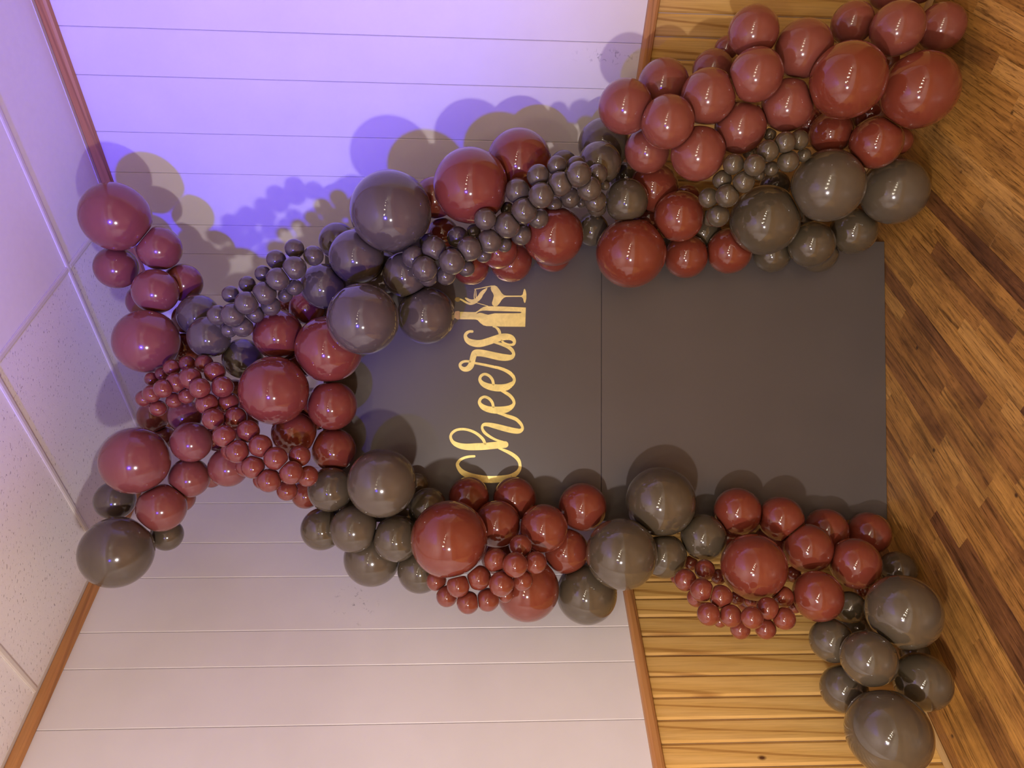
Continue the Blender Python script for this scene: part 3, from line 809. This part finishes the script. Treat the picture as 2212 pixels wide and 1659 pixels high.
# floor: a dark sub-floor carrying the strips
floor = structure(link('floor', box_mesh('floor', 0, ROOM_L, 0, ROOM_R, -0.12, -0.0125), None, M['floor_gap']))
floor.matrix_world = fr
bpy.context.view_layer.update()
SW = 0.064
LENS = [0.30, 0.42, 0.56, 0.70, 0.88, 1.10]
strip_me = {}
for L in LENS:
    me = box_mesh('strip', -L / 2 + 0.0002, L / 2 - 0.0002, -SW / 2 + 0.0002, SW / 2 - 0.0002, -0.012, 0.0, 0.0005)
    me.materials.append(M['floor'])
    strip_me[L] = me


def project(p):
    d = p - Vector((0, 0, CAM_H))
    fw = d.dot(fwd)
    if fw < 0.2:
        return None
    return 1106 + 1560 * d.dot(down) / fw, 829.5 - 1560 * d.dot(right) / fw


cands, others = [], []
row = 0
sr = SW / 2 + 0.004
while sr < ROOM_R:
    sl = -random.uniform(0, 0.4)
    while sl < ROOM_L:
        L = random.choice(LENS)
        c = sl + L / 2
        vis = False
        for f in (-0.5, -0.25, 0, 0.25, 0.5):
            q = project(W(sr, c + f * L, 0))
            if q and 1890 < q[0] < 2230 and -25 < q[1] < 1690:
                vis = True
        if c - L / 2 < 0:
            vis = False
        (cands if vis else others).append((sr, c, L))
        sl += L
    sr += SW
    row += 1
cands.sort(key=lambda t: (W(t[0], t[1]) - Vector((0, 0, 0))).length)
others += cands[296:]
for sr, c, L in cands[:296]:
    o = link('strip', strip_me[L], floor)
    o.location = (c, sr, random.uniform(-0.0004, 0.0002))
bm = bmesh.new()
for sr, c, L in others:
    a, b2 = max(0.0, c - L / 2), min(ROOM_L, c + L / 2)
    if b2 - a < 0.01:
        continue
    vv = [bm.verts.new(p) for p in ((a + 0.0006, sr - SW / 2 + 0.0006, 0), (b2 - 0.0006, sr - SW / 2 + 0.0006, 0), (b2 - 0.0006, sr + SW / 2 - 0.0006, 0), (a + 0.0006, sr + SW / 2 - 0.0006, 0))]
    bm.faces.new(vv)
ext = bmesh.ops.extrude_face_region(bm, geom=bm.faces[:])
bmesh.ops.translate(bm, verts=[e for e in ext['geom'] if isinstance(e, bmesh.types.BMVert)], vec=(0, 0, -0.011))
bmesh.ops.recalc_face_normals(bm, faces=bm.faces[:])
me = bpy.data.meshes.new('strips')
bm.to_mesh(me)
bm.free()
rest = link('strips', me, floor, M['floor'])
rest['kind'] = 'stuff'

# ceiling: lay-in tiles between metal tees
ceiling = structure(link('ceiling', box_mesh('ceiling', -0.1, ROOM_L, -0.1, ROOM_R, CEIL + 0.02, CEIL + 0.12), None, M['smooth']))
ceiling.matrix_world = fr
bpy.context.view_layer.update()
SL = [0.0] + [0.487 + 0.622 * k for k in range(10)] + [ROOM_L]
SRL = [-0.11, 1.112, 2.334, 3.556, 4.778, 6.0, 7.222, 8.444, ROOM_R]
tile_cache = {}
far_bm = bmesh.new()
for i in range(len(SL) - 1):
    for j in range(len(SRL) - 1):
        x0, x1, y0, y1 = SL[i], SL[i + 1], max(0.0, SRL[j]), SRL[j + 1]
        if x1 - x0 < 0.05:
            continue
        if i < 4 and j < 3:
            o = link('ceiling_tile', box_mesh('ceiling_tile', x0 + 0.004, x1 - 0.004, y0 + 0.004, y1 - 0.004, CEIL + 0.002, CEIL + 0.018, 0.002), ceiling, M['pitted'] if j == 0 else M['smooth'])
        else:
            vv = [far_bm.verts.new(p) for p in ((x0, y0, CEIL + 0.002), (x0, y1, CEIL + 0.002), (x1, y1, CEIL + 0.002), (x1, y0, CEIL + 0.002))]
            far_bm.faces.new(vv)
me = bpy.data.meshes.new('ceiling_tiles')
far_bm.to_mesh(me)
far_bm.free()
o = link('ceiling_tiles', me, ceiling, M['pitted'])
o['kind'] = 'stuff'
for nm, dims in (('wall_angle', (0.0, ROOM_L, 0.0, 0.036, CEIL - 0.0015, CEIL + 0.0015)), ('wall_angle', (0.0, 0.036, 0.037, ROOM_R, CEIL - 0.0015, CEIL + 0.0015))):
    link(nm, box_mesh(nm, *dims), ceiling, M['tbar'])
tee = [(-0.012, 0.001), (-0.012, -0.003), (-0.006, -0.0055), (0.006, -0.0055), (0.012, -0.003), (0.012, 0.001)]
for k in range(1, len(SL) - 1):
    me = prism_mesh('tee_bar', tee, ROOM_R - 0.08)
    me.transform(Matrix.Rotation(math.pi / 2, 4, 'Z'))
    o = link('tee_bar', me, ceiling, M['tbar'])
    o.location = (SL[k], 0.038, CEIL)
for k in range(1, len(SRL) - 1):
    for i in range(min(5, len(SL) - 1)):
        w = SL[i + 1] - SL[i] - 0.025
        me = prism_mesh('cross_tee', tee, w)
        o = link('cross_tee', me, ceiling, M['tbar'])
        o.location = (SL[i] + 0.0125, SRL[k], CEIL)

# ------------------------------------------------------------------ the board backdrop with its gold lettering
PL, PR = Vector(PANEL_LEFT), Vector(PANEL_RIGHT)
PU = (PR - PL).normalized()
PN = Vector((PU.y, -PU.x, 0))          # towards the camera
PW = (PR - PL).length
back = bpy.data.objects.new('display_board', None)
COL.objects.link(back)
bmtx = Matrix((PU, -PN, Vector((0, 0, 1)))).transposed().to_4x4()
bmtx.translation = PL
back.matrix_world = bmtx
tag(back, 'tall dark taupe painted backdrop boards reading Cheers, standing in the room corner', 'display board')
SEAM = 1.2415
lower = link('lower_board', box_mesh('lower_board', 0, PW, 0, 0.016, 0.001, SEAM - 0.0008, 0.0012), back, M['panel'])
upper = link('upper_board', box_mesh('upper_board', 0, PW, 0, 0.016, SEAM + 0.0008, 2.405, 0.0012), back, M['panel'])
for x in (0.12, PW - 0.12):     # the uprights that hold the two boards together, behind them
    link('batten', box_mesh('batten', x - 0.03, x + 0.03, 0.0165, 0.056, 0.001, 2.35, 0.003), back, M['shoe'])


def catmull(pts, n=7):
    P = np.array(pts, float)
    P = np.vstack([2 * P[0] - P[1], P, 2 * P[-1] - P[-2]])
    out = []
    for i in range(1, len(P) - 2):
        for t in np.linspace(0, 1, n, endpoint=False):
            a, b2, c, d = P[i - 1], P[i], P[i + 1], P[i + 2]
            out.append(0.5 * (2 * b2 + (c - a) * t + (2 * a - 5 * b2 + 4 * c - d) * t * t + (3 * b2 - a - 3 * c + d) * t ** 3))
    out.append(P[-2])
    return np.array(out)


def ribbon(bm, pts, z, th):
    Q = catmull(pts)
    T = np.gradient(Q[:, :2], axis=0)
    T /= np.maximum(1e-9, np.linalg.norm(T, axis=1))[:, None]
    N = np.stack([-T[:, 1], T[:, 0]], 1)
    wd = np.maximum(Q[:, 2], 0.3)
    # close turns: keep the inner edge from folding back
    A = Q[:, :2] + N * wd[:, None]
    B = Q[:, :2] - N * wd[:, None]
    # round ends
    def cap(c, t, n, w, first):
        s = -1 if first else 1
        return [c + (math.cos(a) * n * w + s * math.sin(a) * t * w) for a in np.linspace(0, math.pi, 9)[1:-1]]
    c0 = cap(Q[0, :2], T[0], N[0], wd[0], True)
    c1 = cap(Q[-1, :2], T[-1], N[-1], wd[-1], False)
    fv = lambda p, y: bm.verts.new((p[0] / 1000.0, y, p[1] / 1000.0))
    ta = [fv(p, -z - th) for p in A]
    tb = [fv(p, -z - th) for p in B]
    la = [fv(p, -z) for p in A]
    lb = [fv(p, -z) for p in B]
    for i in range(len(Q) - 1):
        bm.faces.new((ta[i], ta[i + 1], tb[i + 1], tb[i]))
        bm.faces.new((ta[i], la[i], la[i + 1], ta[i + 1]))
        bm.faces.new((tb[i], tb[i + 1], lb[i + 1], lb[i]))
    e0 = [fv(p, -z - th) for p in c0]
    bm.faces.new([ta[0]] + e0 + [tb[0]])
    e1 = [fv(p, -z - th) for p in c1]
    bm.faces.new([ta[-1]] + e1 + [tb[-1]])


def slab(bm, outline, holes, z, th):
    loops = [outline] + list(holes)
    tris = tessellate_polygon([[Vector((p[0], p[1], 0)) for p in lp] for lp in loops])
    flat = [p for lp in loops for p in lp]
    top = [bm.verts.new((p[0] / 1000.0, -z - th, p[1] / 1000.0)) for p in flat]
    low = [bm.verts.new((p[0] / 1000.0, -z, p[1] / 1000.0)) for p in flat]
    for t in tris:
        try:
            bm.faces.new([top[i] for i in t])
        except ValueError:
            pass
    k = 0
    for lp in loops:
        n = len(lp)
        for i in range(n):
            a, b2 = k + i, k + (i + 1) % n
            bm.faces.new((top[a], top[b2], low[b2], low[a]))
        k += n


def decal(name, strokes, polys, mat, label=None, z=0.0006):
    bm = bmesh.new()
    for i, s in enumerate(strokes):
        ribbon(bm, s, z, 0.0010 + 0.00012 * i)
    for i, (o2, h) in enumerate(polys):
        slab(bm, o2, h, z, 0.0011 + 0.00012 * (i + len(strokes)))
    bmesh.ops.recalc_face_normals(bm, faces=bm.faces[:])
    for f in bm.faces:      # the flat face must look at the room
        if abs(f.normal.y) > 0.7 and f.normal.y > 0:
            f.normal_flip()
    me = bpy.data.meshes.new(name)
    bm.to_mesh(me)
    bm.free()
    o = link(name, me, upper, mat)
    if label:
        o['label'] = label
    return o


decal('letter', STROKES['letter_c'], [], M['gold'], 'gold foil script capital C', 0.0010)
decal('letter', STROKES['letter_h'], [], M['gold'], 'gold foil script letter h', 0.0008)
decal('letter', STROKES['letter_e'], [], M['gold'], 'gold foil script e after the h', 0.0006)
decal('letter', STROKES['letter_e.001'], [], M['gold'], 'gold foil script e before the r', 0.0010)
decal('letter', STROKES['letter_r'], [], M['gold'], 'gold foil script letter r', 0.0008)
decal('letter', STROKES['letter_s'], [], M['gold'], 'gold foil script s beside the bottle', 0.0006)
decal('bottle_decal', [], [POLYS['bottle_decal']], M['gold'], 'gold foil wine bottle shape')
decal('cork_decal', [], [POLYS['cork_decal']], M['cork'], 'brownish foil bottle top')
decal('glass_decal', STROKES['glass_decal'], [POLYS['bowl']], M['gold'], 'gold foil wineglass with splash')
decal('drop_decal', [], [POLYS['drop']], M['dull_gold'], 'dull gold foil splash drop', 0.0004)

# ------------------------------------------------------------------ balloons
P = np.array([r[:3] for r in BALLOONS], float) / 1e4
R = np.array([r[3] * (1.05 if r[4] in 'rg' else 1.01) for r in BALLOONS], float) / 1e4


def ico(sub):
    bm = bmesh.new()
    bmesh.ops.create_icosphere(bm, subdivisions=sub, radius=1.0)
    bm.verts.ensure_lookup_table()
    v = np.array([x.co[:] for x in bm.verts])
    f = [[x.index for x in fc.verts] for fc in bm.faces]
    bm.free()
    v /= np.linalg.norm(v, axis=1)[:, None]
    return v, f


ICO = {'big': ico(5), 'small': ico(4)}
PLANES = [(np.array(CORNER), np.array(DL)), (np.array(CORNER), np.array(DR)), (np.zeros(3), np.array((0, 0, 1.0))),
          (np.array((0, 0, CEIL - 0.006)), np.array((0, 0, -1.0)))]
PLn, PUn, PNn = np.array(PL), np.array(PU), np.array(PN)
cam_p = np.array((0, 0, CAM_H))
POW = 26.0


def balloon_mesh(i, small):
    V, F = ICO['small' if small else 'big']
    p, r = P[i], R[i]
    d = np.linalg.norm(P - p, axis=1)
    near = np.where((d < (R + r) * 1.0) & (d > 1e-6))[0]
    wide = np.where((d < (R + r) * 1.25) & (d > 1e-6))[0]
    view = (p - cam_p) / np.linalg.norm(p - cam_p)
    ax = view * 0.75
    if len(wide):
        q = P[wide].mean(0) - p
        ax = ax + 0.5 * q / max(1e-6, np.linalg.norm(q))
    ax /= np.linalg.norm(ax)
    ct = V @ ax
    tt = np.clip((ct - 0.45) / 0.55, 0, 1)
    rad = r * (1.0 + 0.13 * tt ** 2.2)              # drawn out towards the neck
    rad = rad + r * 0.10 * np.clip((ct - 0.985) / 0.015, 0, 1)   # the tied neck itself
    lim = []
    for j in np.where((d < (R + r) * 1.3) & (d > 1e-6))[0]:
        u = (P[j] - p) / d[j]
        if d[j] < R[j] + r:      # pressed together: a shared flat
            t = (d[j] ** 2 + r ** 2 - R[j] ** 2) / (2 * d[j]) - 0.0006
        else:                    # only the drawn-out necks could meet
            t = r + 0.5 * (d[j] - r - R[j]) - 0.0003
        lim.append((u, max(t, 0.2 * r)))
    for p0, n in PLANES:
        h = (p - p0) @ n
        if h < 1.3 * r:
            lim.append((-n, max(h - 0.0025, 0.4 * r)))
    uu = (p - PLn) @ PUn
    if -0.05 < uu < PW + 0.05 and p[2] < 2.46:
        h = (p - PLn) @ PNn
        if 0 < h < 1.3 * r:
            lim.append((-PNn, max(h - 0.004, 0.4 * r)))
    acc = rad ** (-POW)
    for u, t in lim:
        cc = V @ u
        rr = np.where(cc > 0.05, t / np.maximum(cc, 0.05), 1e3)
        acc = acc + rr ** (-POW)
    rad = acc ** (-1.0 / POW)
    co = (V * rad[:, None]).astype(np.float32)
    me = bpy.data.meshes.new('balloon')
    n = len(co)
    me.vertices.add(n)
    me.vertices.foreach_set('co', co.ravel())
    nf = len(F)
    me.loops.add(nf * 3)
    me.loops.foreach_set('vertex_index', np.array(F, dtype=np.int32).ravel())
    me.polygons.add(nf)
    me.polygons.foreach_set('loop_start', np.arange(0, nf * 3, 3, dtype=np.int32))
    me.polygons.foreach_set('use_smooth', np.ones(nf, dtype=bool))
    me.update(calc_edges=True)
    return me


COLW = {'R': 'dusty red', 'r': 'dusty red', 'G': 'taupe', 'g': 'taupe'}
for i, (x, y, z, r, col, soft, reg, size, suf) in enumerate(BALLOONS):
    me = balloon_mesh(i, col in 'rg')
    o = link('balloon', me, None, M[col.upper() + ('s' if soft else 'g')])
    o.location = P[i]
    fin = '' if size in ('small', 'tucked-in') else ('satin ' if soft else 'glossy ')
    lab = '%s %s%s balloon %s' % (size, fin, COLW[col], REGIONS[reg])
    if suf:
        lab += ', ' + suf
    tag(o, lab, 'balloon', '%s %s balloons %s' % ('small' if col in 'rg' else 'garland', COLW[col], REGIONS[reg]))
